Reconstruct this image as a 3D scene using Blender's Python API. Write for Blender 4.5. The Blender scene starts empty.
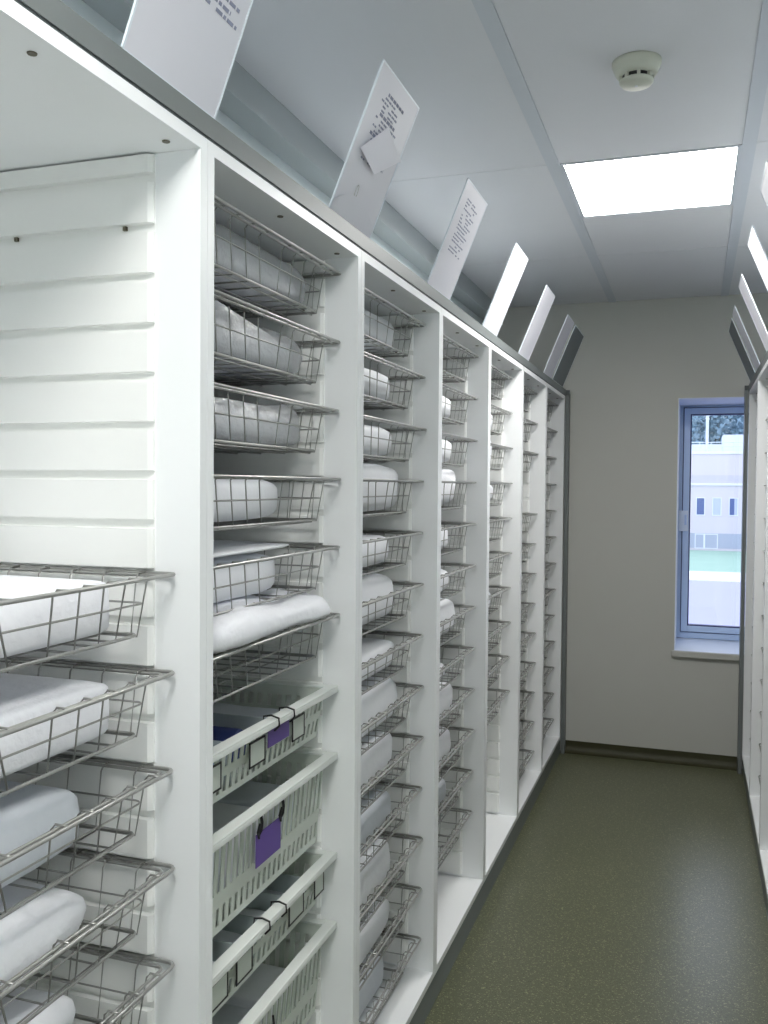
import bpy, math, random
from mathutils import Matrix, Vector, noise

S = bpy.context.scene
C = S.collection
PI = math.pi
rnd = random.Random(11)

# ------------------------------------------------------------------ camera
CAM_Z = 1.5013
cd = bpy.data.cameras.new('camera'); cam = bpy.data.objects.new('camera', cd); C.objects.link(cam)
cd.sensor_fit = 'HORIZONTAL'; cd.sensor_width = 36.0; cd.lens = 42.2508
cd.clip_start = 0.02; cd.clip_end = 600
Rv = Vector((0.945828, 0.324566, 0.008091)); Uv = Vector((-0.017216, 0.025251, 0.999533)); Fv = Vector((-0.32421, 0.945526, -0.029471))
m = Matrix.Identity(4)
for i in range(3):
    m[i][0] = Rv[i]; m[i][1] = Uv[i]; m[i][2] = -Fv[i]
m.translation = (0, 0, CAM_Z)
cam.matrix_world = m
S.camera = cam

# ------------------------------------------------------------------ world / colour
S.view_settings.view_transform = 'Standard'
S.view_settings.look = 'None'
S.view_settings.gamma = 1
S.view_settings.use_curve_mapping = False
S.view_settings.exposure = 1.0
w = bpy.data.worlds.new('sky'); S.world = w; w.use_nodes = True
bg = w.node_tree.nodes['Background']
bg.inputs[0].default_value = (0.80, 0.84, 1.0, 1)
bg.inputs[1].default_value = 1.2
PANEL = 14.5           # strength of the ceiling light panels
S.cycles.max_bounces = 16; S.cycles.diffuse_bounces = 12; S.cycles.glossy_bounces = 4
S.cycles.transparent_max_bounces = 16
S.cycles.use_denoising = True
S.cycles.sample_clamp_indirect = 4.0
S.cycles.caustics_reflective = False; S.cycles.caustics_refractive = False

# ------------------------------------------------------------------ materials
def srgb(r, g, b):
    def f(c):
        c /= 255.0
        return c / 12.92 if c <= 0.04045 else ((c + 0.055) / 1.055) ** 2.4
    return (f(r), f(g), f(b), 1)

def mat(name, col, rough=0.5, metal=0.0, var=0.04, scale=6.0, bump=0.0, bscale=60.0, spec=0.5, coat=0.0):
    M = bpy.data.materials.new(name); M.use_nodes = True
    nt = M.node_tree; N = nt.nodes; L = nt.links
    p = N['Principled BSDF']
    p.inputs['Roughness'].default_value = rough
    p.inputs['Metallic'].default_value = metal
    p.inputs['Specular IOR Level'].default_value = spec
    p.inputs['Coat Weight'].default_value = coat
    tc = N.new('ShaderNodeTexCoord')
    nz = N.new('ShaderNodeTexNoise'); nz.inputs['Scale'].default_value = scale; nz.inputs['Detail'].default_value = 3
    L.new(tc.outputs['Object'], nz.inputs['Vector'])
    mp = N.new('ShaderNodeMapRange'); mp.inputs[3].default_value = 1 - var; mp.inputs[4].default_value = 1 + var
    L.new(nz.outputs[0], mp.inputs[0])
    mx = N.new('ShaderNodeVectorMath'); mx.operation = 'SCALE'
    mx.inputs[0].default_value = col[:3]
    L.new(mp.outputs[0], mx.inputs['Scale'])
    L.new(mx.outputs[0], p.inputs['Base Color'])
    if bump > 0:
        n2 = N.new('ShaderNodeTexNoise'); n2.inputs['Scale'].default_value = bscale; n2.inputs['Detail'].default_value = 4
        L.new(tc.outputs['Object'], n2.inputs['Vector'])
        b = N.new('ShaderNodeBump'); b.inputs['Strength'].default_value = bump; b.inputs['Distance'].default_value = 0.01
        L.new(n2.outputs[0], b.inputs['Height']); L.new(b.outputs[0], p.inputs['Normal'])
    return M

M = {}
M['cabinet'] = mat('white_laminate', srgb(243, 245, 246), 0.38, var=0.01)
M['runner'] = mat('white_moulded_plastic', srgb(244, 245, 243), 0.42, var=0.01)
M['edge_grey'] = mat('grey_aluminium_profile', srgb(116, 121, 121), 0.5, 0.1, var=0.03)
M['gap'] = mat('dark_gap_shade', srgb(80, 86, 88), 0.7)
M['plinth'] = mat('grey_vinyl_plinth', srgb(120, 127, 126), 0.4, var=0.05)
M['wire'] = mat('bright_chromed_wire', srgb(172, 172, 169), 0.34, 0.6, var=0.06, scale=30)
M['tray'] = mat('pale_grey_tray_plastic', srgb(205, 212, 203), 0.38, var=0.02)
M['rim_plastic'] = mat('white_tray_rim_plastic', srgb(226, 230, 226), 0.35, var=0.01)
M['divider'] = mat('translucent_grey_divider', srgb(186, 196, 198), 0.25, var=0.02)
M['linen'] = mat('white_cotton_linen', srgb(242, 243, 248), 0.85, var=0.03, scale=9, bump=0.35, bscale=40)
M['paper_wrap'] = mat('white_sterile_wrap', srgb(240, 242, 246), 0.6, var=0.04, scale=5, bump=0.3, bscale=18)
M['grey_wrap'] = mat('pale_grey_wrap', srgb(214, 219, 226), 0.6, var=0.04, scale=5, bump=0.3, bscale=18)
M['paper'] = mat('white_card', srgb(218, 218, 226), 0.5, var=0.01)
M['note'] = mat('white_note_paper', srgb(240, 238, 246), 0.6, var=0.01)
M['ink'] = mat('grey_print_ink', srgb(140, 144, 166), 0.7)
M['shade_card'] = mat('shade_grey_card', srgb(122, 130, 132), 0.6)  # card colour darkened to give the shade at the row ends
M['black'] = mat('black_plastic', srgb(28, 28, 30), 0.4)
M['purple'] = mat('purple_card', srgb(98, 76, 148), 0.5, var=0.03)
M['blue'] = mat('pale_blue_roll', srgb(150, 172, 212), 0.45, var=0.05)
M['navy'] = mat('dark_blue_roll', srgb(52, 66, 128), 0.5)
M['screw'] = mat('dull_steel_screw', srgb(110, 104, 90), 0.4, 0.8)
M['wall'] = mat('beige_grey_wall_paint', srgb(192, 192, 186), 0.75, var=0.015, scale=3, bump=0.05, bscale=200)
M['wall_side'] = mat('white_wall_paint', srgb(214, 222, 224), 0.75, var=0.015)
M['ceil'] = mat('white_ceiling_tile', srgb(222, 223, 227), 0.85, var=0.012, scale=8)
M['bar'] = mat('white_ceiling_bar', srgb(204, 209, 216), 0.5, var=0.01)
M['trunk'] = mat('painted_trunking', srgb(172, 179, 181), 0.6, var=0.01)
M['base'] = mat('dark_olive_coved_vinyl', srgb(52, 52, 26), 0.6, var=0.1)
M['detector'] = mat('cream_detector_plastic', srgb(196, 198, 184), 0.45, var=0.02)
M['sill'] = mat('white_window_sill', srgb(225, 232, 240), 0.35, var=0.01)
M['frame'] = mat('blue_grey_window_aluminium', srgb(190, 208, 232), 0.4, 0.15, var=0.02)
M['gasket'] = mat('navy_window_gasket', srgb(30, 40, 92), 0.5)
M['reveal'] = mat('white_reveal_paint', srgb(236, 242, 250), 0.6, var=0.01)
M['facade'] = mat('pale_rendered_facade', srgb(216, 207, 213), 0.9, var=0.03, scale=0.4)
M['facade_trim'] = mat('white_facade_band', srgb(232, 232, 238), 0.8, var=0.02)
M['facade_dark'] = mat('grey_facade_band', srgb(176, 180, 196), 0.8, var=0.03)
M['facade_mid'] = mat('shaded_facade_band', srgb(204, 198, 208), 0.9)  # facade colour greyed as the shadow at the cornice
M['far_glass'] = mat('dark_far_window', srgb(80, 98, 150), 0.25, var=0.15, scale=1.5)
M['far_blind'] = mat('pale_window_blind', srgb(190, 196, 214), 0.6)
M['plant'] = mat('white_roof_plant', srgb(215, 222, 230), 0.6)
M['lawn'] = mat('mown_grass', srgb(158, 190, 170), 0.9, var=0.12, scale=0.6)
M['paving'] = mat('pale_paving', srgb(176, 176, 200), 0.9, var=0.03, scale=0.5)
M['kerb'] = mat('white_kerb_paving', srgb(225, 225, 232), 0.9)
M['leaf'] = mat('far_tree_foliage', srgb(128, 156, 170), 0.9, var=0.45, scale=0.8)
M['bark'] = mat('tree_bark', srgb(80, 74, 66), 0.9, var=0.2)

def floor_mat():
    X = mat('olive_speckled_vinyl', srgb(90, 93, 70), 0.30, var=0.06, scale=2.0, bump=0.02, bscale=220, spec=0.7)
    nt = X.node_tree; N = nt.nodes; L = nt.links; p = N['Principled BSDF']
    src = p.inputs['Base Color'].links[0].from_socket
    tc = N.new('ShaderNodeTexCoord')
    prev = src
    for sc, th, col, sd in ((110, 0.20, srgb(150, 152, 118), 0), (150, 0.18, srgb(40, 44, 32), 7), (180, 0.17, srgb(172, 170, 138), 13)):
        mp = N.new('ShaderNodeMapping'); mp.inputs['Location'].default_value = (sd, sd * 2, 0)
        mp.inputs['Rotation'].default_value = (0, 0, sd * .3); mp.inputs['Scale'].default_value = (1, 1.8, 1)
        L.new(tc.outputs['Object'], mp.inputs['Vector'])
        v = N.new('ShaderNodeTexVoronoi'); v.inputs['Scale'].default_value = sc
        L.new(mp.outputs[0], v.inputs['Vector'])
        n = N.new('ShaderNodeTexNoise'); n.inputs['Scale'].default_value = sc * .6
        L.new(mp.outputs[0], n.inputs['Vector'])
        lt = N.new('ShaderNodeMath'); lt.operation = 'LESS_THAN'; lt.inputs[1].default_value = th + .12
        L.new(v.outputs['Distance'], lt.inputs[0])
        gt = N.new('ShaderNodeMath'); gt.operation = 'GREATER_THAN'; gt.inputs[1].default_value = 0.55
        L.new(n.outputs[0], gt.inputs[0])
        mu = N.new('ShaderNodeMath'); mu.operation = 'MULTIPLY'
        L.new(lt.outputs[0], mu.inputs[0]); L.new(gt.outputs[0], mu.inputs[1])
        mx = N.new('ShaderNodeMix'); mx.data_type = 'RGBA'
        L.new(mu.outputs[0], mx.inputs['Factor']); L.new(prev, mx.inputs[6]); mx.inputs[7].default_value = col
        prev = mx.outputs[2]
    L.new(prev, p.inputs['Base Color'])
    return X
M['floor'] = floor_mat()

def emit_mat():
    X = bpy.data.materials.new('lit_diffuser'); X.use_nodes = True; N = X.node_tree.nodes
    N.remove(N['Principled BSDF']); e = N.new('ShaderNodeEmission')
    e.inputs[0].default_value = (1.0, 0.99, 0.955, 1); e.inputs[1].default_value = PANEL
    X.node_tree.links.new(e.outputs[0], N['Material Output'].inputs[0]); return X
M['light'] = emit_mat()

def film_mat(name, tint, gloss, haze):
    X = bpy.data.materials.new(name); X.use_nodes = True; nt = X.node_tree; N = nt.nodes; L = nt.links
    N.remove(N['Principled BSDF'])
    t = N.new('ShaderNodeBsdfTransparent'); t.inputs[0].default_value = tint
    g = N.new('ShaderNodeBsdfGlossy'); g.inputs['Roughness'].default_value = gloss
    lw0 = N.new('ShaderNodeLayerWeight'); lw0.inputs[0].default_value = 0.35
    lw = N.new('ShaderNodeMapRange'); lw.inputs[3].default_value = .05; lw.inputs[4].default_value = .55; L.new(lw0.outputs['Facing'], lw.inputs[0])
    a = N.new('ShaderNodeMixShader'); L.new(lw.outputs[0], a.inputs[0]); L.new(t.outputs[0], a.inputs[1]); L.new(g.outputs[0], a.inputs[2])
    out = a.outputs[0]
    if haze > 0:
        d = N.new('ShaderNodeBsdfDiffuse'); d.inputs[0].default_value = (.9, .92, .95, 1)
        b = N.new('ShaderNodeMixShader'); b.inputs[0].default_value = haze
        L.new(out, b.inputs[1]); L.new(d.outputs[0], b.inputs[2]); out = b.outputs[0]
        tc = N.new('ShaderNodeTexCoord'); nz = N.new('ShaderNodeTexNoise'); nz.inputs['Scale'].default_value = 22; nz.inputs['Detail'].default_value = 4
        L.new(tc.outputs['Object'], nz.inputs[0]); bu = N.new('ShaderNodeBump'); bu.inputs['Strength'].default_value = 1.0; bu.inputs['Distance'].default_value = .03
        L.new(nz.outputs[0], bu.inputs['Height']); L.new(bu.outputs[0], g.inputs['Normal'])
    L.new(out, N['Material Output'].inputs[0]); return X
M['glass'] = film_mat('clear_window_glass', (.93, .96, 1, 1), .02, 0)
M['film'] = film_mat('clear_plastic_film', (1, 1, 1, 1), .15, .30)

# ------------------------------------------------------------------ mesh helpers
class MB:
    def __init__(s): s.v = []; s.f = []
    def box(s, x0, y0, z0, x1, y1, z1):
        if x0 > x1: x0, x1 = x1, x0
        if y0 > y1: y0, y1 = y1, y0
        if z0 > z1: z0, z1 = z1, z0
        b = len(s.v)
        s.v += [(x0, y0, z0), (x1, y0, z0), (x1, y1, z0), (x0, y1, z0), (x0, y0, z1), (x1, y0, z1), (x1, y1, z1), (x0, y1, z1)]
        s.f += [tuple(b + i for i in q) for q in ((0, 3, 2, 1), (4, 5, 6, 7), (0, 1, 5, 4), (1, 2, 6, 5), (2, 3, 7, 6), (3, 0, 4, 7))]
        return s
    def hexa(s, pts):
        b = len(s.v); s.v += [tuple(p) for p in pts]
        s.f += [tuple(b + i for i in q) for q in ((0, 3, 2, 1), (4, 5, 6, 7), (0, 1, 5, 4), (1, 2, 6, 5), (2, 3, 7, 6), (3, 0, 4, 7))]
        return s
    def tube(s, pts, r, n=5, closed=False):
        P = [Vector(p) for p in pts]; k = len(P); b = len(s.v)
        for i, p in enumerate(P):
            a = P[(i - 1) % k] if (closed or i > 0) else p
            c = P[(i + 1) % k] if (closed or i < k - 1) else p
            t = (c - a).normalized()
            up = Vector((0, 0, 1)) if abs(t.z) < 0.85 else Vector((0.3, 1, 0)).normalized()
            u = t.cross(up).normalized(); v = u.cross(t)
            for j in range(n):
                q = 2 * PI * j / n
                s.v.append(tuple(p + (u * math.cos(q) + v * math.sin(q)) * r))
        for i in range(k if closed else k - 1):
            i2 = (i + 1) % k
            for j in range(n):
                j2 = (j + 1) % n
                s.f.append((b + i * n + j, b + i * n + j2, b + i2 * n + j2, b + i2 * n + j))
        if not closed:
            s.f.append(tuple(b + j for j in range(n))[::-1]); s.f.append(tuple(b + (k - 1) * n + j for j in range(n)))
        return s
    def lathe(s, prof, cx, cy, n=32):
        b = len(s.v)
        for (r, z) in prof:
            for j in range(n):
                q = 2 * PI * j / n; s.v.append((cx + r * math.cos(q), cy + r * math.sin(q), z))
        for i in range(len(prof) - 1):
            for j in range(n):
                j2 = (j + 1) % n
                s.f.append((b + i * n + j, b + (i + 1) * n + j, b + (i + 1) * n + j2, b + i * n + j2))
        return s
    def mesh(s, name, m, smooth=False):
        me = bpy.data.meshes.new(name); me.from_pydata(s.v, [], s.f); me.update()
        me.materials.append(m)
        if smooth:
            for p in me.polygons: p.use_smooth = True
        return me
    def obj(s, name, m, parent=None, smooth=False, bevel=0):
        return link(name, s.mesh(name, m, smooth), parent, bevel=bevel)

def link(name, me, parent=None, loc=None, bevel=0):
    o = bpy.data.objects.new(name, me); C.objects.link(o)
    if parent: o.parent = parent
    if loc: o.location = loc
    if bevel:
        b = o.modifiers.new('bevel', 'BEVEL'); b.width = bevel; b.segments = 2; b.limit_method = 'ANGLE'
    return o
def empty(name, loc=(0, 0, 0), rz=0):
    o = bpy.data.objects.new(name, None); C.objects.link(o); o.location = loc; o.rotation_euler = (0, 0, rz); o.empty_display_size = .05
    return o
def tag(o, label, cat, group=None):
    o['label'] = label; o['category'] = cat
    if group: o['group'] = group
    return o
def struct(o): o['kind'] = 'structure'; return o
def copy_tree(src, loc, rz=None):
    r = src.copy(); C.objects.link(r); r.location = loc
    if rz is not None: r.rotation_euler = (0, 0, rz)
    for k in ('label', 'group', 'category'):
        if k in src: r[k] = src[k]
    for ch in list(src.children):
        c = ch.copy(); C.objects.link(c); c.parent = r
        for g in list(ch.children):
            d = g.copy(); C.objects.link(d); d.parent = c
    return r

# ------------------------------------------------------------------ dimensions
XL, XR = -0.682, 0.266            # front planes of the two rows
WL, WR = -1.14, 0.724             # side walls
YW = 5.147                        # far wall
YN = -0.85                        # near wall, behind the camera
ZC = 2.5266
PIT = 0.648; YC0 = 0.855          # bay pitch, centre of the nearest visible bay
ZB, ZT = 0.088, 2.006             # underside and top of the cabinets
SL = 0.1455                       # runner pitch
def slot(n): return 1.514 + SL * n

# ------------------------------------------------------------------ structure
struct(MB().box(WL - .1, YN - .1, -.12, WR + .1, YW + .02, 0).obj('floor', M['floor']))
struct(MB().box(WL - .12, YN, 0, WL, YW, ZC + .1).obj('wall_left', M['wall_side']))
struct(MB().box(WR, YN, 0, WR + .12, YW, ZC + .1).obj('wall_right', M['wall_side']))
struct(MB().box(WL - .12, YN - .12, 0, WR + .12, YN, ZC + .1).obj('wall_near', M['wall_side']))
WX0, WX1, WZ0, WZ1 = -0.085, 0.62, 0.6, 1.987
YO = YW + 0.62
wf = MB()
wf.box(WL - .12, YW, 0, WX0, YO, ZC + .1); wf.box(WX1, YW, 0, WR + .12, YO, ZC + .1)
wf.box(WX0, YW, 0, WX1, YO, WZ0); wf.box(WX0, YW, WZ1, WX1, YO, ZC + .1)
struct(wf.obj('wall_far', M['wall']))
# reveal lining of the window opening
# ceiling: slab with tiles, bars and gaps
cl = struct(MB().box(WL - .12, YN - .12, ZC + .03, WR + .12, YW, ZC + .12).obj('ceiling', M['gap']))
TX = (WL, -0.46, -0.42, 0.12, 0.16, WR)
def tile(x0, x1, y0, y1):
    g = 0.0018; gx = 0.0003
    MB().box(x0 + gx, y0 + g, ZC, x1 - gx, y1 - g, ZC + .02).obj('ceiling_tile', M['ceil'], cl)
ys = [YN, 0.516, 1.716, 2.916, 4.116, YW]
for a, b in zip(ys[:-1], ys[1:]):
    tile(-1.067, TX[1], a, b); tile(TX[4], TX[5], a, b)
for a, b in ((YN, -0.084), (0.516, 1.716), (1.716, 2.916), (3.516, 4.116), (4.116, YW)):
    tile(TX[2], TX[3], a, b)
for x0, x1 in ((TX[1], TX[2]), (TX[3], TX[4])):
    MB().box(x0, YN, ZC - .003, x1, YW, ZC + .02).obj('ceiling_bar', M['bar'], cl)
# perimeter trunking along the side wall above the left row
tr = MB(); tr.box(WL, YN, ZC - .088, -1.067, YW, ZC + .0)
tr.box(-1.067, YN, ZC - .098, -1.052, YW, ZC - .086)
struct(tr.obj('trim_1', M['trunk']))
# coved vinyl skirting on the far wall
bs = MB(); n = 6; y1 = YW
prof = [(y1 - .045 + .045 * math.sin(t * PI / 2 / n) if False else y1 - .04 * (1 - math.sin(t * PI / 2 / n)) - .004, .04 * (1 - math.cos(t * PI / 2 / n)) + .0015) for t in range(n + 1)]
prof += [(y1 - .004, .062), (y1, .064), (y1, .0005), (y1 - .044, .0005)]
b0 = len(bs.v)
for x in (XL, XR):
    bs.v += [(x, p[0], p[1]) for p in prof]
k = len(prof)
for i in range(k):
    j = (i + 1) % k; bs.f.append((i, j, k + j, k + i))
bs.f.append(tuple(range(k))); bs.f.append(tuple(range(2 * k - 1, k - 1, -1)))
struct(bs.obj('baseboard_far', M['base']))

# ceiling lights
def light(y0, label):
    t = tag(empty('ceiling_light', (-.15, y0 + .3, ZC)), label, 'light')
    f = MB(); a, h, q = .27, .298, .012
    for b in ((-a, -h, a, -h + q), (-a, h - q, a, h), (-a, -h + q, -a + q, h - q), (a - q, -h + q, a, h - q)):
        f.box(b[0], b[1], -.002, b[2], b[3], .02)
    f.obj('light_frame', M['bar'], t)
    MB().box(-a + q, -h + q, .004, a - q, h - q, .012).obj('light_diffuser', M['light'], t)
    return t
light(2.916, 'square white light panel shining in the ceiling beyond the smoke detector')
light(-0.084, 'square white light panel in the ceiling behind the camera')

# smoke detector
sd = tag(empty('smoke_detector', (-.147, 2.28, ZC)), 'cream cone-shaped smoke detector on the ceiling before the light panel', 'smoke detector')
MB().lathe([(0, 0), (.058, 0), (.058, -.006), (.056, -.012), (.051, -.025), (.045, -.034), (.0, -.034)], 0, 0, 40).obj('detector_body', M['detector'], sd, smooth=True)
MB().lathe([(.0, -.034), (.034, -.034), (.034, -.045), (.0, -.045)], 0, 0, 32).obj('sensor_chamber', M['black'], sd)
rb = MB()
for j in range(8):
    q = 2 * PI * j / 8 + .2
    c, s_ = math.cos(q), math.sin(q); r0, r1, hw = .030, .0405, .0035
    pts = []
    for z in (-.0465, -.0335):
        for (r, sgn) in ((r0, -1), (r1, -1), (r1, 1), (r0, 1)):
            pts.append((c * r - s_ * hw * sgn, s_ * r + c * hw * sgn, z))
    rb.hexa(pts)
rb.obj('slot_rib', M['detector'], sd)
MB().lathe([(0, -.045), (.040, -.045), (.040, -.049), (.035, -.055), (.0, -.057)], 0, 0, 36).obj('detector_cap', M['detector'], sd, smooth=True)
MB().lathe([(0, -.0565), (.0035, -.0565), (.0035, -.0585), (0, -.0585)], .0, 0, 10).obj('indicator_light', M['ceil'], sd)

# window
YF = 5.58
wn = struct(empty('window_1', (0, 0, 0)))
ln = MB(); t_ = .004
ln.box(WX0, YW + .001, WZ0, WX0 + t_, YF, WZ1 - t_); ln.box(WX1 - t_, YW + .001, WZ0, WX1, YF, WZ1 - t_); ln.box(WX0, YW + .001, WZ1 - t_, WX1, YF, WZ1)
ln.obj('window_reveal', M['reveal'], wn)
fr = MB()
def ring(mb, x0, z0, x1, z1, wd, ya, yb):
    mb.box(x0, ya, z0, x0 + wd, yb, z1); mb.box(x1 - wd, ya, z0, x1, yb, z1)
    mb.box(x0 + wd, ya, z0, x1 - wd, yb, z0 + wd); mb.box(x0 + wd, ya, z1 - wd, x1 - wd, yb, z1)
fr.box(WX0 + .004, YF, .618, -.060, YF + .05, 1.983); fr.box(.58, YF, .618, WX1 - .004, YF + .05, 1.983)
fr.box(-.060, YF, .618, .58, YF + .05, .654); fr.box(-.060, YF, 1.970, .58, YF + .05, 1.983)
fr.obj('window_frame', M['frame'], wn, bevel=.003)
sa = MB(); ring(sa, -.057, .657, .577, 1.967, .036, YF - .012, YF + .04); sa.obj('casement_sash', M['frame'], wn, bevel=.003)
ga = MB(); ring(ga, -.0612, .6535, .5812, 1.9705, .004, YF - .006, YF + .03); ring(ga, -.0215, .6925, .5415, 1.9315, .007, YF - .010, YF + .03)
ga.obj('window_gasket', M['gasket'], wn)
MB().box(-.015, YF + .01, .699, .535, YF + .016, 1.925).obj('glass_pane', M['glass'], wn)
hk = MB(); hk.box(-.078, YF - .030, 1.248, -.026, YF - .0125, 1.368); h_ = hk.obj('window_lock', M['sill'], wn, bevel=.003)
hh = MB(); hh.box(-.046, YF - .046, 1.285, -.034, YF - .0305, 1.345); hh.obj('lock_handle', M['frame'], h_, bevel=.003)
MB().box(WX0 - .012, YW - .024, WZ0 - .018, WX1 + .012, YW - .0005, WZ0 + .016).obj('sill_nosing', M['wall'], wn, bevel=.004)
MB().box(WX0 + .0005, YW, WZ0 + .0005, WX1 - .0005, YF + .05, WZ0 + .016).obj('window_sill', M['sill'], wn, bevel=.002)

# ------------------------------------------------------------------ cabinets
D = 0.448; HW = 0.3235; TH = 0.019
# local frame: x = 0 at the front plane, negative into the cabinet, y = 0 at the bay centre
def runner_profile(side):
    # vertical profile with recessed grooves, extruded in depth from x=-.072 to x=-.43
    y_out = side * (HW - TH); y_in = side * (HW - TH - .0115); y_gr = side * (HW - TH - .001)
    pts = [(y_in, ZB + TH + .012)]
    zs = [slot(3) - i * SL / 2 for i in range(27)]
    for z in sorted(zs):
        if z < ZB + TH + .03 or z > 1.98: continue
        pts += [(y_in, z - .0072), (y_gr, z - .0066), (y_gr, z + .0066), (y_in, z + .0072)]
    pts.append((y_in, 1.984))
    mb = MB(); x0, x1 = -.076, -.43
    for x, inset in ((x0, 1), (x0 - .006, 0), (x1, 0)):
        for (y, z) in pts:
            mb.v.append((x, y + (side * .005 if (inset and abs(y - y_in) < 1e-6) else 0), z))
    k = len(pts)
    for i in range(k - 1):
        for a in (0, 1):
            f = (a * k + i, a * k + i + 1, (a + 1) * k + i + 1, (a + 1) * k + i)
            mb.f.append(f if side > 0 else f[::-1])
    # front lip closing strip
    b = len(mb.v)
    for (y, z) in pts: mb.v.append((x0, y_out, z))
    for i in range(k - 1):
        f = (b + i, b + i + 1, i + 1, i); mb.f.append(f if side > 0 else f[::-1])
    return mb.mesh('runner_panel', M['runner'])
me_side = {}
for s in (-1, 1):
    me_side[s] = MB().box(-D, s * (HW - TH), ZB, 0, s * HW, ZT).mesh('side_panel', M['cabinet'])
    me_side[s, 'r'] = runner_profile(s)
me_top = MB().box(-D, -HW + TH, ZT - TH, 0, HW - TH, ZT).mesh('top_panel', M['cabinet'])
me_bot = MB().box(-D, -HW + TH, ZB, 0, HW - TH, ZB + TH).mesh('bottom_panel', M['cabinet'])
me_back = MB().box(-D, -HW + TH, ZB + TH, -D + .006, HW - TH, ZT - TH).mesh('back_panel', M['cabinet'])
me_screw = MB().lathe([(0, ZT - TH - .0015), (.0055, ZT - TH - .0015), (.006, ZT - TH + .0005)], 0, 0, 10).mesh('screw', M['screw'])
me_pin = MB().box(-.003, -.0025, -.0025, .003, .0025, .0035).mesh('screw', M['screw'])
def cabinet(loc, rz, label):
    t = tag(empty('open_cabinet', loc, rz), label, 'cabinet', None)
    for s in (-1, 1):
        link('side_panel', me_side[s], t); link('runner_panel', me_side[s, 'r'], t)
    link('top_panel', me_top, t); link('bottom_panel', me_bot, t); link('back_panel', me_back, t)
    for y in (-.267, -.007, .267):
        for x in (-.034, -.38): link('screw', me_screw, t, (x, y, 0))
    for x in (-.126, -.325): link('screw', me_pin, t, (x, HW - TH - .003, 1.880))
    return t
ORD = ['first', 'second', 'third', 'fourth', 'fifth', 'sixth', 'seventh']
def bay_name(k): return ORD[k] + ' bay' if k < 7 else ''
proto = None
extra_l = ['white open cabinet bay beside the camera, left row', 'white open cabinet bay just behind the camera, left row']
extra_r = ['white open cabinet bay opposite the grooved first bay, right row', 'white open cabinet bay across the aisle from the plastic trays', 'white open cabinet bay opposite the third left bay',
           'white open cabinet bay beside the camera, right row', 'white open cabinet bay just behind the camera, right row']
lab_l = ['nearest white open cabinet bay at left, bare grooved panel above its baskets',
         'white cabinet bay, second from left, holding the four plastic trays',
         'white cabinet bay, third from left, thirteen wire baskets with tall packs',
         'white cabinet bay, fourth from left, twelve baskets above an empty bottom',
         'white cabinet bay, fifth from left, bare grooves below its ten baskets',
         'white cabinet bay, sixth from left, one basket missing at eye level',
         'last white cabinet bay of the left row, beside the far wall']
lab_r = ['white cabinet bay of the right row, fourth from the far wall', 'white cabinet bay of the right row, third from the far wall',
         'white cabinet bay of the right row, next to the last one', 'last white cabinet bay of the right row, beside the window']
OFFR = -0.022
for k in range(-2, 7):
    lab = lab_l[k] if k >= 0 else extra_l[-k - 1]
    o = cabinet((XL, YC0 + PIT * k, 0), 0, lab) if proto is None else copy_tree(proto, (XL, YC0 + PIT * k, 0), 0)
    if proto is None: proto = o
    o['label'] = lab; o['group'] = 'cabinet bays of the left row'
for k in range(-2, 7):
    lab = lab_r[k - 3] if k >= 3 else (extra_r[k] if k >= 0 else extra_r[2 - k])
    o = copy_tree(proto, (XR, YC0 + PIT * k + OFFR, 0), PI); o['label'] = lab; o['group'] = 'cabinet bays of the right row'

# plinths, top profiles, end fillers
Y0c = YC0 - 2 * PIT - HW
for X, s, nm, yend in ((XL, -1, 'left', 5.0879), (XR, 1, 'right', 5.0659)):
    pl = MB().box(X + s * .004, Y0c, 0.0006, X + s * .40, yend, ZB - .0008).obj('plinth', M['plinth'])
    tag(pl, 'long grey vinyl plinth under the %s row of cabinets' % nm, 'plinth')
    pr = tag(empty('cornice_profile', (X, 0, ZT)), 'long grey metal profile along the top of the %s cabinet row' % nm, 'profile')
    b = MB().box(0 - s * .001, Y0c, .0045, s * .012, YW - .03, .036); b.box(s * .012, Y0c, .0005, s * .05, yend, .006)
    b.obj('top_strip', M['edge_grey'], pr)
    MB().box(s * .001, Y0c, .0005, s * .011, yend, .0042).obj('shadow_gap', M['gap'], pr)  # dark strip stands for the shade between cabinet top and profile
    # vertical filler with rounded upper corner
    v = MB(); zt = .036; y0, y1 = yend - (.0 if s < 0 else .018), YW - .001
    pts = [(y0, -ZT + .001), (y1, -ZT + .001)]
    for a in range(7):
        q = a / 6 * PI / 2; pts.append((y1 - .03 + .03 * math.cos(q), zt - .03 + .03 * math.sin(q)))
    pts.append((y0, zt - .032)); kk = len(pts)
    for x in (s * -.020, s * -.0012): v.v += [(x, p[0], p[1]) for p in pts]
    for i in range(kk):
        j = (i + 1) % kk; v.f.append((i, j, kk + j, kk + i))
    v.f += [tuple(range(kk)), tuple(range(2 * kk - 1, kk - 1, -1))]
    v.obj('end_filler', M['edge_grey'], pr)

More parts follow.
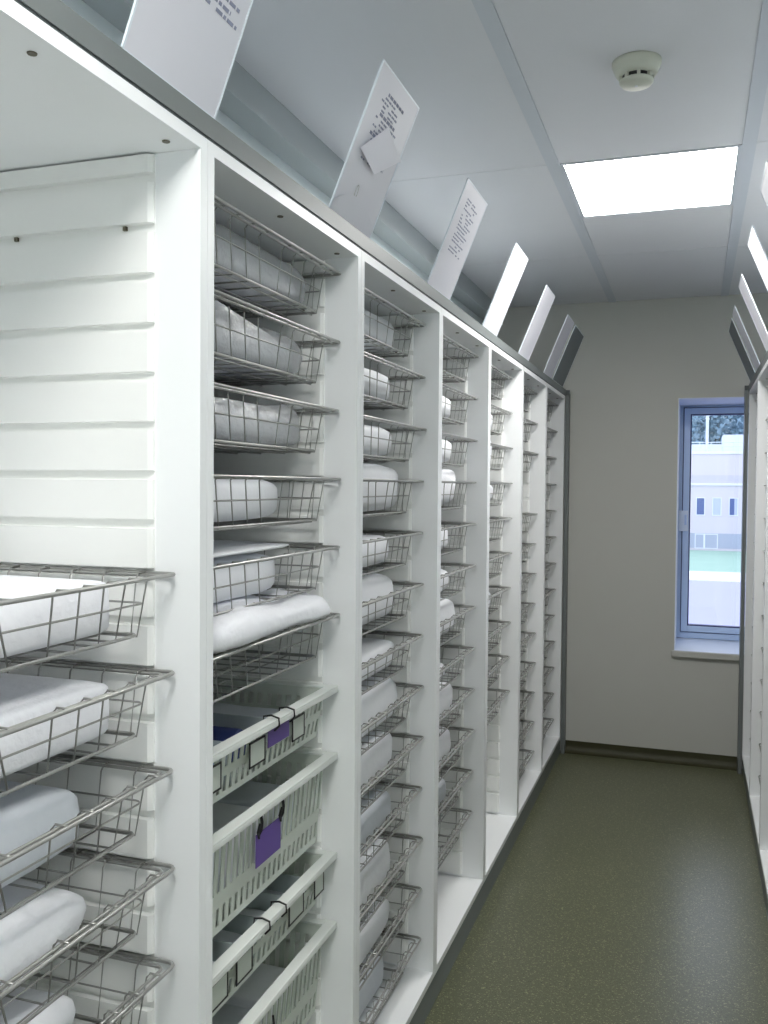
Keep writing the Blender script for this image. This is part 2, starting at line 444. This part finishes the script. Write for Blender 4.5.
# ------------------------------------------------------------------ wire basket (local: rim top z=0, x=0 front, centred in y)
BW, BD, BH = 0.2975, 0.392, 0.088
def basket_meshes():
    r = MB()
    def rect(x0, x1, hy, z, rr, rad, n=6):
        pts = []
        for cx, cy, a0 in ((x0 - rad, hy - rad, 0), (x1 + rad, hy - rad, 90), (x1 + rad, -hy + rad, 180), (x0 - rad, -hy + rad, 270)):
            for i in range(4):
                q = math.radians(a0 + i * 30); pts.append((cx + rad * math.cos(q), cy + rad * math.sin(q), z))
        r_ = pts; return r_
    r.tube(rect(0, -BD, BW, 0, 0, .012), .0031, 6, closed=True)
    r.tube(rect(-.013, -BD + .013, BW - .013, -.002, 0, .01), .0026, 6, closed=True)
    g = MB()
    fan = []
    for y in (.26, .208, .160, .110, .058): fan.append((y, y + .006 if y < .2 else y - .004))
    for y in (-.250, -.197, -.146, -.092, -.039): fan.append((y, y + .036 if y > -.22 else y + .018))
    for yt, yb in fan:
        g.tube([(0, yt, .001), (-.020, yt, .001), (-.026, yt, -.006), (-.040, yb, -BH), (-BD + .040, yb, -BH), (-BD + .026, yt, -.006), (-BD + .020, yt, .001), (-BD, yt, .001)], .0017, 4)
    for i in range(6):
        xt = -.052 - i * .0576
        g.tube([(xt, BW, .001), (xt, BW - .020, .001), (xt, BW - .026, -.006), (xt, BW - .040, -BH - .003), (xt, -BW + .040, -BH - .003), (xt, -BW + .026, -.006), (xt, -BW + .020, .001), (xt, -BW, .001)], .0017, 4)
    def loop(ins, z, rad): return rect(-ins, -BD + ins, BW - ins, z, 0, rad)
    g.tube(loop(.0325, -BH * .46, .012), .0016, 4, closed=True)
    g.tube(loop(.0395, -BH + .002, .012), .0026, 5, closed=True)
    return r.mesh('rim', M['wire'], True), g.mesh('wire_grid', M['wire'], True)
me_rim, me_grid = basket_meshes()
def make_basket():
    t = empty('wire_basket'); link('rim', me_rim, t); link('wire_grid', me_grid, t); return t
bproto = None
def place_basket(side, k, z, label, jx=0):
    global bproto
    X, off, rz = (XL, 0, 0) if side == 'l' else (XR, OFFR, PI)
    s = 1 if side == 'l' else -1
    loc = (X - s * (.0345 + jx), YC0 + PIT * k + off, z)
    if bproto is None:
        bproto = make_basket(); o = bproto; o.location = loc; o.rotation_euler = (0, 0, rz)
    else: o = copy_tree(bproto, loc, rz)
    tag(o, label, 'basket', 'wire baskets of the %s row' % ('left' if side == 'l' else 'right'))
    return o

NUM = ['top', 'second', 'third', 'fourth', 'fifth', 'sixth', 'seventh', 'eighth', 'ninth', 'tenth', 'eleventh', 'twelfth', 'thirteenth']
BAYS = ['nearest bay', 'bay with plastic trays', 'third bay from left', 'fourth bay from left', 'fifth bay from left', 'sixth bay from left', 'last bay of left row']
slots = {0: [-1, -2, -3, -4, -5, -6, -7], 1: [3, 2, 1, 0, -1, -2], 2: list(range(3, -10, -1)), 3: list(range(3, -9, -1)),
         4: list(range(3, -7, -1)), 5: [3, 2, 1] + list(range(-1, -10, -1)), 6: list(range(3, -10, -1))}

# ------------------------------------------------------------------ packages
def sgn_pow(a, e): return math.copysign(abs(a) ** e, a)
def pack_mesh(name, lx, ly, lz, seed, m, e1=.35, e2=.35, amp=.006, fold=0, nu=30, nv=14):
    """soft rectangular package, base at z=0, centred; optional fold ledges along the sides"""
    mb = MB()
    for i in range(nv + 1):
        ph = -PI / 2 + PI * i / nv; cz = sgn_pow(math.sin(ph), e1); cr = max(1e-3, math.cos(ph)) ** e1
        for j in range(nu):
            th = 2 * PI * j / nu + PI / nu
            x = cr * sgn_pow(math.cos(th), e2) * lx / 2; y = cr * sgn_pow(math.sin(th), e2) * ly / 2; z = cz * lz / 2
            d = noise.noise(Vector((x * 9 + seed * 3.1, y * 7, z * 14))) * amp + noise.noise(Vector((x * 28, y * 24 + seed, z * 40))) * amp * .35
            if fold: z += 0; x *= 1 + .035 * math.sin(cz * PI * fold); y *= 1 + .012 * math.sin(cz * PI * fold + 1)
            x += d * sgn_pow(math.cos(th), 1) * .7
            y += d * math.sin(th) * .7
            z += d * cz * (1 if cz > 0 else .1)
            z = max(z, -lz / 2)
            mb.v.append((x, y, z + lz / 2))
    for i in range(nv):
        for j in range(nu):
            j2 = (j + 1) % nu
            mb.f.append((i * nu + j, i * nu + j2, (i + 1) * nu + j2, (i + 1) * nu + j))
    mb.f.append(tuple(range(nu))[::-1]); mb.f.append(tuple(range(nv * nu, nv * nu + nu)))
    return mb.mesh(name, m, True)
ZIN = -BH + .0045      # inside floor of a basket relative to its rim
def place_pack(me, side, k, z, ylo, yhi, ly, xoff, label, cat='package', group='soft white packages in the baskets', name='wrapped_package', rz=0.0, film=None, tilt=0):
    X = XL if side == 'l' else XR; s = 1 if side == 'l' else -1
    yc = YC0 + PIT * k + (ylo + yhi) / 2 + (0 if side == 'l' else OFFR)
    o = link(name, me); o.location = (X - s * (.0345 + xoff), yc, z); o.scale = (1, (yhi - ylo) / ly, 1); o.rotation_euler = (tilt, 0, rz)
    if film:
        link('plastic_film', film, o)
    tag(o, label, cat, group); return o

P_thin = [pack_mesh('thin_pack', .26, .45, .062, i, M['linen'], .5, .22, .008, fold=i % 3) for i in range(3)]
P_mid = [pack_mesh('mid_pack', .26, .45, .086, 10 + i, M['paper_wrap'], .45, .25, .008, fold=0) for i in range(3)]
P_tall = [pack_mesh('tall_pack', .27, .45, .126, 20 + i, M['paper_wrap'], .4, .22, .008) for i in range(3)]
P_grey = [pack_mesh('grey_pack', .25, .45, .10, 40 + i, M['grey_wrap'], .45, .22, .008) for i in range(2)]
P_bag = [pack_mesh('bagged_pack', .25, .46, .074, 30 + i, M['linen'], .5, .3, .010) for i in range(3)]
F_bag = [pack_mesh('plastic_film', .272, .50, .088, 30 + i, M['film'], .45, .3, .022, nu=48, nv=20) for i in range(3)]
P_box = [pack_mesh('boxy_pack', .27, .45, .082, 60 + i, M['linen'], .22, .12, .005, nu=44) for i in range(2)]
P_roll = pack_mesh('rolled_linen', .16, .45, .12, 55, M['linen'], .95, .3, .010)

adj = ['crisp', 'plump', 'creased', 'smooth', 'rounded', 'soft', 'flat', 'loose', 'full', 'slim', 'long', 'puffed', 'folded']
# nearest bay
z = slot(-1); place_pack(P_box[0], 'l', 0, z + ZIN, -.25, .240, .45, .198, 'thick white folded linen pack in the topmost basket at far left')
z = slot(-2); place_pack(P_box[1], 'l', 0, z + ZIN, -.25, .240, .45, .198, 'white pack rising to the rim, second basket down at far left')
z = slot(-3); place_pack(P_grey[0], 'l', 0, z + ZIN, -.25, .185, .45, .19, 'grey white folded pack in the third basket down at far left')
z = slot(-4); place_pack(P_roll, 'l', 0, z + ZIN, -.25, .20, .45, .14, 'rolled white linen with a crease, fourth basket down at far left', cat='linen')
z = slot(-5); place_pack(P_roll, 'l', 0, z + ZIN, -.25, .19, .45, .13, 'crumpled white bag in the lowest visible basket at far left', cat='linen', rz=.12)
# second bay
for i, n_ in enumerate((3, 2, 1)):
    z = slot(n_); lab = ['clear bag of white dressings in the topmost basket of the tray bay', 'plastic wrapped white pack in the second basket of the tray bay', 'clear bag with a bluish white pack in the third basket of the tray bay'][i]
    place_pack(P_bag[i], 'l', 1, z + ZIN, -.24, .25, .46, .19, lab, film=F_bag[i], group=None, name='bagged_package', cat='package')
z = slot(0); place_pack(P_mid[2], 'l', 1, z + ZIN - .0, -.25, .16, .45, .19, 'stack of white linen in the eye level basket of the tray bay')
z = slot(-1); place_pack(P_mid[1], 'l', 1, z + ZIN, -.25, .14, .45, .19, 'white paper packs in the basket just above the bulging bag')
P_thin2 = pack_mesh('flat_sheet', .29, .45, .012, 77, M['paper_wrap'], .6, .3, .006)
place_pack(P_thin2, 'l', 1, z + .005, -.25, .19, .45, .19, 'thin white sheets lying flat over the fifth basket of the tray bay', cat='sheets', name='paper_sheets')
z = slot(-2)
P_bulge = pack_mesh('bulging_pack', .34, .56, .060, 91, M['linen'], .6, .35, .030, nu=64, nv=26)
place_pack(P_bulge, 'l', 1, z - .006, -.27, .285, .56, .165, 'bulging white bag lying across the rim of the basket above the trays', name='linen_bag', cat='bag')
# third bay
P_crump = pack_mesh('crumpled_bag', .27, .45, .135, 93, M['linen'], .5, .35, .03, nu=56, nv=26)
ends2 = [.235, .20, .235, .27, .20, .235, .26, .27, .235, .25, .22, .25, .20]
kind2 = [P_mid[0], P_mid[1], P_mid[2], P_tall[0], P_mid[0], P_tall[1], P_mid[1], P_tall[2], P_tall[0], P_grey[0], P_tall[1], P_mid[2], P_grey[1]]
for i, n_ in enumerate(slots[2]):
    place_pack(kind2[i], 'l', 2, slot(n_) + ZIN, -.25, ends2[i], .45, .19, '%s white package in the %s basket of the third bay' % (adj[i], NUM[i]))
# a tilted white card folder in the sixth basket
sh = link('paper_folder', pack_mesh('folder', .006, .30, .12, 3, M['paper'], .1, .1, .001)); sh.location = (XL - .30, YC0 + PIT * 2 - .02, slot(-2) - .03); sh.rotation_euler = (.12, 0, 0)
tag(sh, 'upright white paper folder behind the pack in the sixth basket', 'folder')
# fourth bay
ends3 = [.16, .20, .22, .28, .18, .21, .27, .16, .25, .22, .20, .14]
kind3 = [None, P_mid[1], P_mid[0], P_crump, P_mid[1], P_mid[2], P_tall[1], P_thin[0], P_tall[0], P_tall[2], P_grey[0], None]
for i, n_ in enumerate(slots[3]):
    if kind3[i]: place_pack(kind3[i], 'l', 3, slot(n_) + ZIN, -.25, ends3[i], .45, .19, '%s white package in the %s basket of the fourth bay' % (adj[i], NUM[i]))
for k, ks in ((4, [1, 2, 3, 4, 6]), (5, [1, 2, 5, 8]), (6, [2, 5, 9])):
    for i in ks:
        n_ = slots[k][i]
        place_pack((P_mid + P_tall)[(i * 7 + k) % 5], 'l', k, slot(n_) + ZIN, -.25, .17 + .02 * ((i * 3) % 5), .45, .19, '%s white package in the %s basket of the %s' % (adj[i], NUM[i], {4: 'fifth bay', 5: 'sixth bay', 6: 'seventh bay'}[k]))

# baskets
EMP = {(3, 0), (3, 11)}
for k in range(7):
    for i, n_ in enumerate(slots[k]):
        if k == 0: lab = 'large wire basket at far left, %s' % (['topmost, under the bare grooved panel', 'second down', 'third down', 'fourth down', 'fifth down, at the bottom edge', 'sixth down, below the picture edge', 'seventh down, below the picture edge'][i])
        elif k == 1 and i == 5: lab = 'wire basket under the bulging white bag, tray bay'
        else: lab = 'silver wire basket, %s from top in the %s' % (NUM[i] if i else 'first', BAYS[k])
        place_basket('l', k, slot(n_), lab, jx=rnd.uniform(-.003, .004))
RB = {3: 'fourth from the far wall', 4: 'third from the far wall', 5: 'second from the far wall', 6: 'beside the window'}
for k in (3, 4, 5, 6):
    for i in range(13):
        place_basket('r', k, slot(3 - i), 'silver wire basket, %s from top, right row bay %s' % (NUM[i] if i else 'first', RB[k]))

# ------------------------------------------------------------------ plastic trays in the second bay
def tray(z, H, rows, label):
    """pale plastic tray; rows = list of (z0,z1) of slotted bands below the rim"""
    t = tag(empty('plastic_tray', (XL - .036, YC0 + PIT, z)), label, 'tray', 'pale plastic trays of the second bay')
    hy, d, fl = .2975, .392, .024
    r = MB()
    for b in ((0, -hy, -fl, hy), (-d + fl, -hy, -d, hy), (-fl, -hy, -d + fl, -hy + fl), (-fl, hy - fl, -d + fl, hy)):
        r.box(b[0], b[1], -.004, b[2], b[3], .0)
    r.box(0, -hy, -.014, -.003, hy, -.004); r.box(-d, -hy, -.012, -d + .003, hy, -.004)
    r.obj('rim', M['rim_plastic'], t, bevel=.0015)
    wl = MB(); tp = .0022
    ins0, ins1 = .022, .036
    def ins(zz): return ins0 + (ins1 - ins0) * (-zz / H)
    bands = []; cur = -.004
    for (a, b) in rows:
        bands.append((cur, a)); cur = b
    bands.append((cur, -H))
    def seg(side, u0, u1, za, zb):
        # wall piece between fractional positions u0..u1 along the wall
        P = []
        for zz in (zb, za):
            i_ = ins(zz)
            for off in (0, tp):
                ii = i_ + off
                if side in ('f', 'b'):
                    L_ = hy - i_; x = -ii if side == 'f' else -d + ii
                    P.append([(x, -L_ + 2 * L_ * u0, zz), (x, -L_ + 2 * L_ * u1, zz)])
                else:
                    x0 = -i_; x1 = -d + i_; y = (hy - ii) * (1 if side == 'r' else -1)
                    P.append([(x0 + (x1 - x0) * u0, y, zz), (x0 + (x1 - x0) * u1, y, zz)])
        wl.hexa([P[0][0], P[0][1], P[1][1], P[1][0], P[2][0], P[2][1], P[3][1], P[3][0]])
    for side, nb in (('f', 24), ('b', 24), ('l', 15), ('r', 15)):
        for (a, b) in bands: seg(side, 0, 1, a, b)
        for (a, b) in rows:
            for i in range(nb + 1):
                c = i / nb; hw_ = .26 / nb
                seg(side, max(0, c - hw_), min(1, c + hw_), a, b)
    wl.obj('slotted_wall', M['tray'], t)
    bt = MB(); i1 = ins1
    for i in range(16):
        y = -hy + i1 + (2 * (hy - i1)) * (i + .5) / 16; bt.box(-i1, y - .0125, -H, -d + i1, y + .0125, -H + .003)
    for i in range(3):
        x = -i1 - (d - 2 * i1) * (i + .5) / 3; bt.box(x - .02, -hy + i1, -H - .002, x + .02, hy - i1, -H)
    bt.box(-i1, -hy + i1, -H - .001, -i1 - .02, hy - i1, -H + .003); bt.box(-d + i1, -hy + i1, -H - .001, -d + i1 + .02, hy - i1, -H + .003)
    bt.obj('slatted_base', M['tray'], t)
    return t
def divs(t, H, ylist, cross=()):
    for y in ylist:
        MB().box(-.045, y - .0015, -H + .004, -.347, y + .0015, -.022).obj('divider', M['divider'], t, bevel=.0006)
    for x in cross:
        MB().box(x - .0015, -.25, -H + .004, x + .0015, .25, -.03).obj('divider', M['divider'], t)
def holder(t, y, z0, wd, ht):
    """black rimmed label holder with a white card on the tray front"""
    f = MB(); x = -.0155; b = .0032
    f.box(x, y - wd / 2, z0, x - .002, y - wd / 2 + b, z0 + ht); f.box(x, y + wd / 2 - b, z0, x - .002, y + wd / 2, z0 + ht)
    f.box(x, y - wd / 2, z0, x - .002, y + wd / 2, z0 + b); f.box(x, y - wd / 2, z0 + ht - b, x - .002, y + wd / 2, z0 + ht)
    h = f.obj('label_holder', M['black'], t)
    MB().box(x - .0008, y - wd / 2 + b, z0 + b, x - .0022, y + wd / 2 - b, z0 + ht - b).obj('label_card', M['tray'], h)
def hook(t, y):
    MB().tube([(-.030, y, -.016), (-.028, y, .003), (-.012, y, .006), (.003, y, .002), (.004, y, -.012), (-.006, y, -.022)], .002, 5).obj('wire_clip', M['black'], t, smooth=True)

z1 = 1.069
T1 = tray(z1, .104, [(-.024, -.05), (-.066, -.094)], 'pale plastic tray with blue rolls, topmost of four, purple tag in front')
divs(T1, .104, (-.10, .07))
holder(T1, .125, -.072, .058, .046); holder(T1, -.053, -.072, .062, .046); holder(T1, -.215, -.074, .06, .046)
hook(T1, .062); hook(T1, -.005)
cd_ = MB().box(-.012, -.018, -.052, -.0135, .072, -.020).obj('purple_tag', M['purple'], T1)
z2 = .923
T2 = tray(z2, .186, [(-.026, -.115), (-.142, -.174)], 'deep pale plastic basket tray with purple tag, second of four')
MB().box(-.011, -.067, -.110, -.0125, .034, -.050).obj('purple_tag', M['purple'], T2)
for y in (-.060, .030): MB().tube([(-.006, y, -.010), (-.006, y + .006, -.030), (-.008, y + .007, -.044), (-.0095, y, -.056), (-.008, y - .006, -.044), (-.006, y, -.030)], .0032, 5).obj('tag_knot', M['black'], T2)
z3 = .705
T3 = tray(z3, .104, [(-.024, -.05), (-.066, -.094)], 'shallow pale plastic tray with grey dividers, third of four, two black clips')
divs(T3, .104, (-.19, -.09, .01, .11, .2), (-.2,))
holder(T3, .12, -.07, .07, .046); holder(T3, .235, -.07, .05, .046); holder(T3, -.10, -.074, .06, .046); holder(T3, -.19, -.074, .06, .046)
hook(T3, .03); hook(T3, -.04)
z4 = .552
T4 = tray(z4, .186, [(-.026, -.115), (-.142, -.174)], 'lowest pale plastic basket tray of four, at the bottom picture edge')
MB().tube([(.001, -.02, -.03), (.003, -.02, -.045), (-.006, -.02, -.06)], .0022, 5).obj('tag_knot', M['black'], T4)

# contents of the trays
def roll(name, r, L_, loc, axis, m, label, cat='roll', group='rolls lying in the top plastic tray'):
    mb = MB().lathe([(0, -L_ / 2), (r * .93, -L_ / 2), (r, -L_ / 2 + .004), (r, L_ / 2 - .004), (r * .93, L_ / 2), (r * .3, L_ / 2), (r * .3, L_ / 2 - .01), (0, L_ / 2 - .01)], 0, 0, 20)
    o = mb.obj(name, m, smooth=True); o.location = loc; o.rotation_euler = (0, PI / 2, 0) if axis == 'x' else (PI / 2, 0, 0)
    tag(o, label, cat, group); return o
yc = YC0 + PIT; xf = XL - .036
roll('bandage_roll', .032, .20, (xf - .19, yc + .02, z1 - .066), 'y' if False else 'x', M['navy'], 'dark blue roll in the top plastic tray')
roll('bandage_roll', .030, .20, (xf - .19, yc + .105, z1 - .068), 'x', M['blue'], 'pale blue roll at the far end of the top plastic tray')
roll('bandage_roll', .030, .20, (xf - .17, yc - .14, z1 - .068), 'x', M['blue'], 'pale blue roll nearest the divider in the top plastic tray')
roll('bandage_roll', .030, .18, (xf - .17, yc - .21, z1 - .068), 'x', M['grey_wrap'], 'grey white roll at the near end of the top plastic tray')
p = link('folded_pack', pack_mesh('tray_pack', .26, .14, .07, 61, M['grey_wrap'], .4, .25, .006)); p.location = (xf - .19, yc + .19, z1 - .099); p.scale = (1, .72, .8)
tag(p, 'pale grey pack at the far end of the top plastic tray', 'package')
for i, y in enumerate((-.13, .03, .17)):
    p = link('carton', pack_mesh('carton', .24, .13, .12, 65 + i, M[('grey_wrap', 'paper_wrap', 'grey_wrap')[i]], .15, .15, .002)); p.location = (xf - .19, yc + y, z2 - .181)
    tag(p, ['pale carton at the near end of the deep plastic tray', 'white carton in the middle of the deep plastic tray', 'pale carton at the far end of the deep plastic tray'][i], 'carton', 'cartons in the deep tray')
for i, (y, wd) in enumerate(((-.235, .06), (-.14, .08), (-.04, .08), (.06, .08), (.155, .07))):
    p = link('small_pack', pack_mesh('small_pack', .12, wd, .05, 70 + i, M[('grey_wrap', 'paper_wrap')[i % 2]], .4, .25, .004)); p.location = (xf - .12, yc + y, z3 - .099)
    tag(p, 'small pale pack in the divided tray, %s compartment from the near end' % NUM[i].replace('top', 'first'), 'package', 'small packs in the divided tray')
for i, y in enumerate((-.16, .0, .16)):
    p = link('carton', pack_mesh('carton', .25, .14, .10, 80 + i, M[('paper_wrap', 'grey_wrap', 'paper_wrap')[i]], .15, .15, .002)); p.location = (xf - .19, yc + y, z4 - .181)
    tag(p, ['near', 'middle', 'far'][i] + ' pale carton in the lowest plastic tray', 'carton', 'cartons in the lowest tray')

# ------------------------------------------------------------------ signs leaning out over the aisle
def words(mb, x, y0, y1, z, h, rr, fill=.8, step=.02):
    # rows of short printed marks, too small to read in the photograph
    y = y0
    while y < y1:
        wl = rr.uniform(.006, .018)
        if rr.random() < fill: mb.box(x, y, z, x + .0004, min(y + wl, y1), z + h)
        y += wl + .004
def sign(side, y0, wd, ht, lean, label, text=None, seed=0, m='paper'):
    X = XL if side == 'l' else XR; s = 1 if side == 'l' else -1
    t = empty('shelf_sign', (X - s * .004, y0 + wd / 2, 2.0424)); t.rotation_euler = (0, lean * s, 0)
    tag(t, label, 'sign', 'card signs on top of the %s row' % ('left' if side == 'l' else 'right'))
    hw = wd / 2
    MB().box(-.0008, -hw + .003, .003, .0008, hw - .003, ht - .002).obj('card', M[m], t)
    f = MB()
    for a in (-hw, hw - .0035): f.box(-.0016, a, .0, .0016, a + .0035, ht)
    f.box(-.0016, -hw, ht - .003, .0016, hw, ht); f.box(-.0016, -hw, 0, .0016, hw, .004)
    f.obj('holder_edge', M['sill'], t)
    ft = MB().box(-s * .001, -hw, -.0005, -s * .055, hw, .0015); fo = ft.obj('holder_foot', M['sill'], t); fo.rotation_euler = (0, -lean * s, 0)
    if text:
        rr = random.Random(seed); mb = MB()
        xs = .0009 if side == 'l' else -.0013
        for (z, h, a, b) in text: words(mb, xs, -hw + a * wd, -hw + b * wd, z * ht, h, rr)
        mb.obj('print', M['ink'], t)['kind'] = 'stuff'
    return t
LEAN = math.atan2(.112, .272)
rows_a = [(.86 - i * .028, .0035 if i % 5 else .006, .22 + .06 * (i % 2), .74 - .08 * ((i * 2) % 3)) for i in range(17)]
rows_b = [(.86 - i * .03, .0036, .24, .60 + .07 * ((i * 2) % 3)) for i in range(17)]
rows_c = [(.40, .005, .40, .82), (.37, .005, .55, .92), (.435, .005, .5, .9), (.47, .005, .2, .8)]
s1 = sign('l', .972, .232, .34, LEAN * .93, 'large white card sign nearest the camera, cut by the top edge', rows_c, 1)
s2 = sign('l', 1.649, .235, .295, LEAN, 'white card sign with a folded note and paper clip, left row', rows_a, 2)
# folded note, paper clip and pocket on the second sign
nt_ = MB(); nt_.v = [(.004, -.085, .135), (.012, .000, .112), (.020, .085, .172), (.010, -.012, .205), (.003, -.085, .135), (.011, .0, .112), (.019, .085, .172), (.009, -.012, .205)]
nt_.f = [(0, 1, 2, 3), (7, 6, 5, 4)]; nt_.obj('folded_note', M['note'], s2)
clip = []
for a in range(17):
    q = 2 * PI * a / 16; clip.append((.0022, -.03 + .006 * math.cos(q), .062 + .014 * math.sin(q)))
MB().tube(clip[:-1], .0009, 4, closed=True).obj('paper_clip', M['wire'], s2)
pk = MB(); n = 10
for i in range(n + 1):
    y = -.112 + .224 * i / n; zt = .012 + .030 * math.sin(PI * (i / n) ** .8) + .012
    pk.v += [(.0018, y, .001), (.0035, y, zt), (.0028, y, zt), (.0012, y, .001)]
for i in range(n):
    for j in range(4):
        a = i * 4 + j; b = i * 4 + (j + 1) % 4; pk.f.append((a, b, b + 4, a + 4))
pk.obj('holder_pocket', M['paper'], s2)
sign('l', 2.337, .235, .292, LEAN, 'white printed card sign between the clipped sign and the blank ones', rows_b, 3)
sign('l', 3.005, .235, .295, LEAN, 'plain white card sign, fourth in line along the left row')
sign('l', 3.67, .235, .295, LEAN, 'plain white card sign, next to last along the left row')
sign('l', 4.32, .235, .295, LEAN, 'farthest white card sign on the left row, before the shade-coloured one')
sign('l', 4.61, .37, .295, LEAN, 'blank card coloured as shade against the far wall, end of left row', m='shade_card')  # shade is in this card's grey; sized to the dark area by the wall
sign('r', 4.62, .38, .292, LEAN, 'blank card coloured as shade against the far wall, end of right row', m='shade_card')
for y, lab in ((2.44, 'white printed card sign at the right picture edge, nearest on the right row'), (3.02, 'white card sign, second from near on the right row'), (3.68, 'white card sign, next to last on the right row'), (4.30, 'farthest white card sign on the right row, near the window')):
    sign('r', y, .235, .292, LEAN, lab, rows_b if y < 2.5 else None, 5)

# ------------------------------------------------------------------ outside
G = -4.4
struct(MB().box(-40, 7, G - .3, 60, 60.5, G).obj('paving', M['paving']))
struct(MB().box(-40, 60.5, G - .3, 60, 67, G + .06).obj('kerb_paving', M['kerb']))
struct(MB().box(-40, 67, G - .3, 60, 160, G + .02).obj('lawn', M['lawn']))
bd = tag(empty('building', (2, 90, G)), 'pale flat-roofed building seen through the window', 'building')
zg = -G
MB().box(-14, 0, .0, 14, 14, zg + 4.7).obj('facade_wall', M['facade'], bd)
MB().box(-14, -.15, zg + 1.75, 14, 0, zg + 1.95).obj('cornice', M['facade_trim'], bd)
MB().box(-14, -.05, zg + 1.95, 14, 0, zg + 2.7).obj('facade_band', M['facade_mid'], bd)['label'] = 'shade-grey band above the white cornice'
MB().box(-14.1, -.1, zg + 4.7, 14.1, 14.1, zg + 4.95).obj('parapet', M['facade_trim'], bd)
def win(x, z0, z1, wd, m1, m2, split=.5):
    wo = empty('window', (0, 0, 0)); wo.parent = bd
    f = MB(); ring(f, x, z0, x + wd, z1, .08, -.06, .0); bpy.data.objects.remove(wo)
    o = f.obj('window', M['facade_trim'], bd)
    MB().box(x + .08, -.02, z0 + .08, x + .08 + (wd - .16) * split, -.001, z1 - .08).obj('pane', m1, o)
    MB().box(x + .08 + (wd - .16) * split, -.02, z0 + .08, x + wd - .08, -.001, z1 - .08).obj('pane', m2, o)
for i in range(-5, 8):
    x = -1.75 + i * 1.45
    if not (-13.5 < x < 12.6): continue
    win(x, zg - 1.08, zg + .62, .82, M['far_glass'] if i % 2 == 0 else M['far_blind'], M['far_glass'] if i % 3 == 0 else M['far_blind'], .62)
MB().box(-14, -.03, zg - 4.15, 1.15, 0, zg - 2.75).obj('window_band', M['facade_dark'], bd)['label'] = 'darker horizontal window band near the ground'
MB().box(1.15, -.03, zg - 4.15, 14, 0, zg - 2.75).obj('window_band', M['facade_dark'], bd)
win(-1.8, zg - 4.2, zg - 2.8, .85, M['plant'], M['plant']); win(-.95, zg - 4.2, zg - 2.8, 1.2, M['far_glass'], M['blue'], .55)
for x0, x1, z1_, lab in ((.6, 4.5, 6.6, 1), (-3.6, .5, 5.7, 2)):
    MB().box(x0, 2, zg + 4.95, x1, 7, zg + z1_).obj('roof_housing', M['plant'], bd)
rl = MB()
for z in (5.4, 5.8): rl.tube([(-3.5, .3, zg + z), (4.5, .3, zg + z)], .04, 4)
for i in range(9): rl.tube([(-3.5 + i, .3, zg + 4.95), (-3.5 + i, .3, zg + 5.8)], .04, 4)
rl.obj('roof_railing', M['plant'], bd)
MB().tube([(-.85, 1.2, zg + 4.95), (-.85, 1.2, zg + 9.6)], .14, 8).obj('roof_mast', M['plant'], bd)

def tree(x, y, h, r, seed, label):
    t = tag(empty('tree', (x, y, G)), label, 'tree', 'trees behind the far building')
    MB().tube([(0, 0, 0), (.1, 0, h * .4), (0, .1, h * .7)], .3, 7).obj('trunk', M['bark'], t)
    rr = random.Random(seed); f = MB()
    for i in range(2600):
        # leaf clumps scattered over an uneven crown
        a = rr.uniform(0, 2 * PI); u = rr.uniform(-1, 1); q = math.sqrt(1 - u * u)
        nn = 1 + .35 * noise.noise(Vector((q * math.cos(a) * 2.2, q * math.sin(a) * 2.2 + seed, u * 2.2)))
        rad = r * nn * rr.uniform(.72, 1.0)
        p = Vector((q * math.cos(a) * rad, q * math.sin(a) * rad * .8, h * .68 + u * rad * .85))
        d1 = Vector((rr.uniform(-1, 1), rr.uniform(-1, 1), rr.uniform(-1, 1))).normalized() * rr.uniform(.2, .42)
        d2 = Vector((rr.uniform(-1, 1), rr.uniform(-1, 1), rr.uniform(-1, 1))).normalized() * rr.uniform(.2, .42)
        b = len(f.v); f.v += [tuple(p - d1), tuple(p - d2), tuple(p + d1), tuple(p + d2)]; f.f.append((b, b + 1, b + 2, b + 3))
    f.obj('foliage', M['leaf'], t)
tl = ['bushy green tree left of the roof mast beyond the window', 'broad green tree directly behind the roof mast', 'tall dark tree above the roof housing beyond the window', 'green tree at the right end of the far roof', 'dark tree farther left behind the building', 'dark tree farther right behind the building', 'low tree filling the gap behind the mast']
for i, (x, y, h, r) in enumerate(((-2.8, 111, 15.5, 4.0), (2.7, 120, 18, 4.4), (7.2, 111, 17.5, 4.0), (12, 121, 17, 4.4), (-8.6, 121, 17, 4.4), (17, 111, 16, 4.0), (.4, 131, 17.5, 4.4))):
    tree(x, y, h, r, i + 3, tl[i])
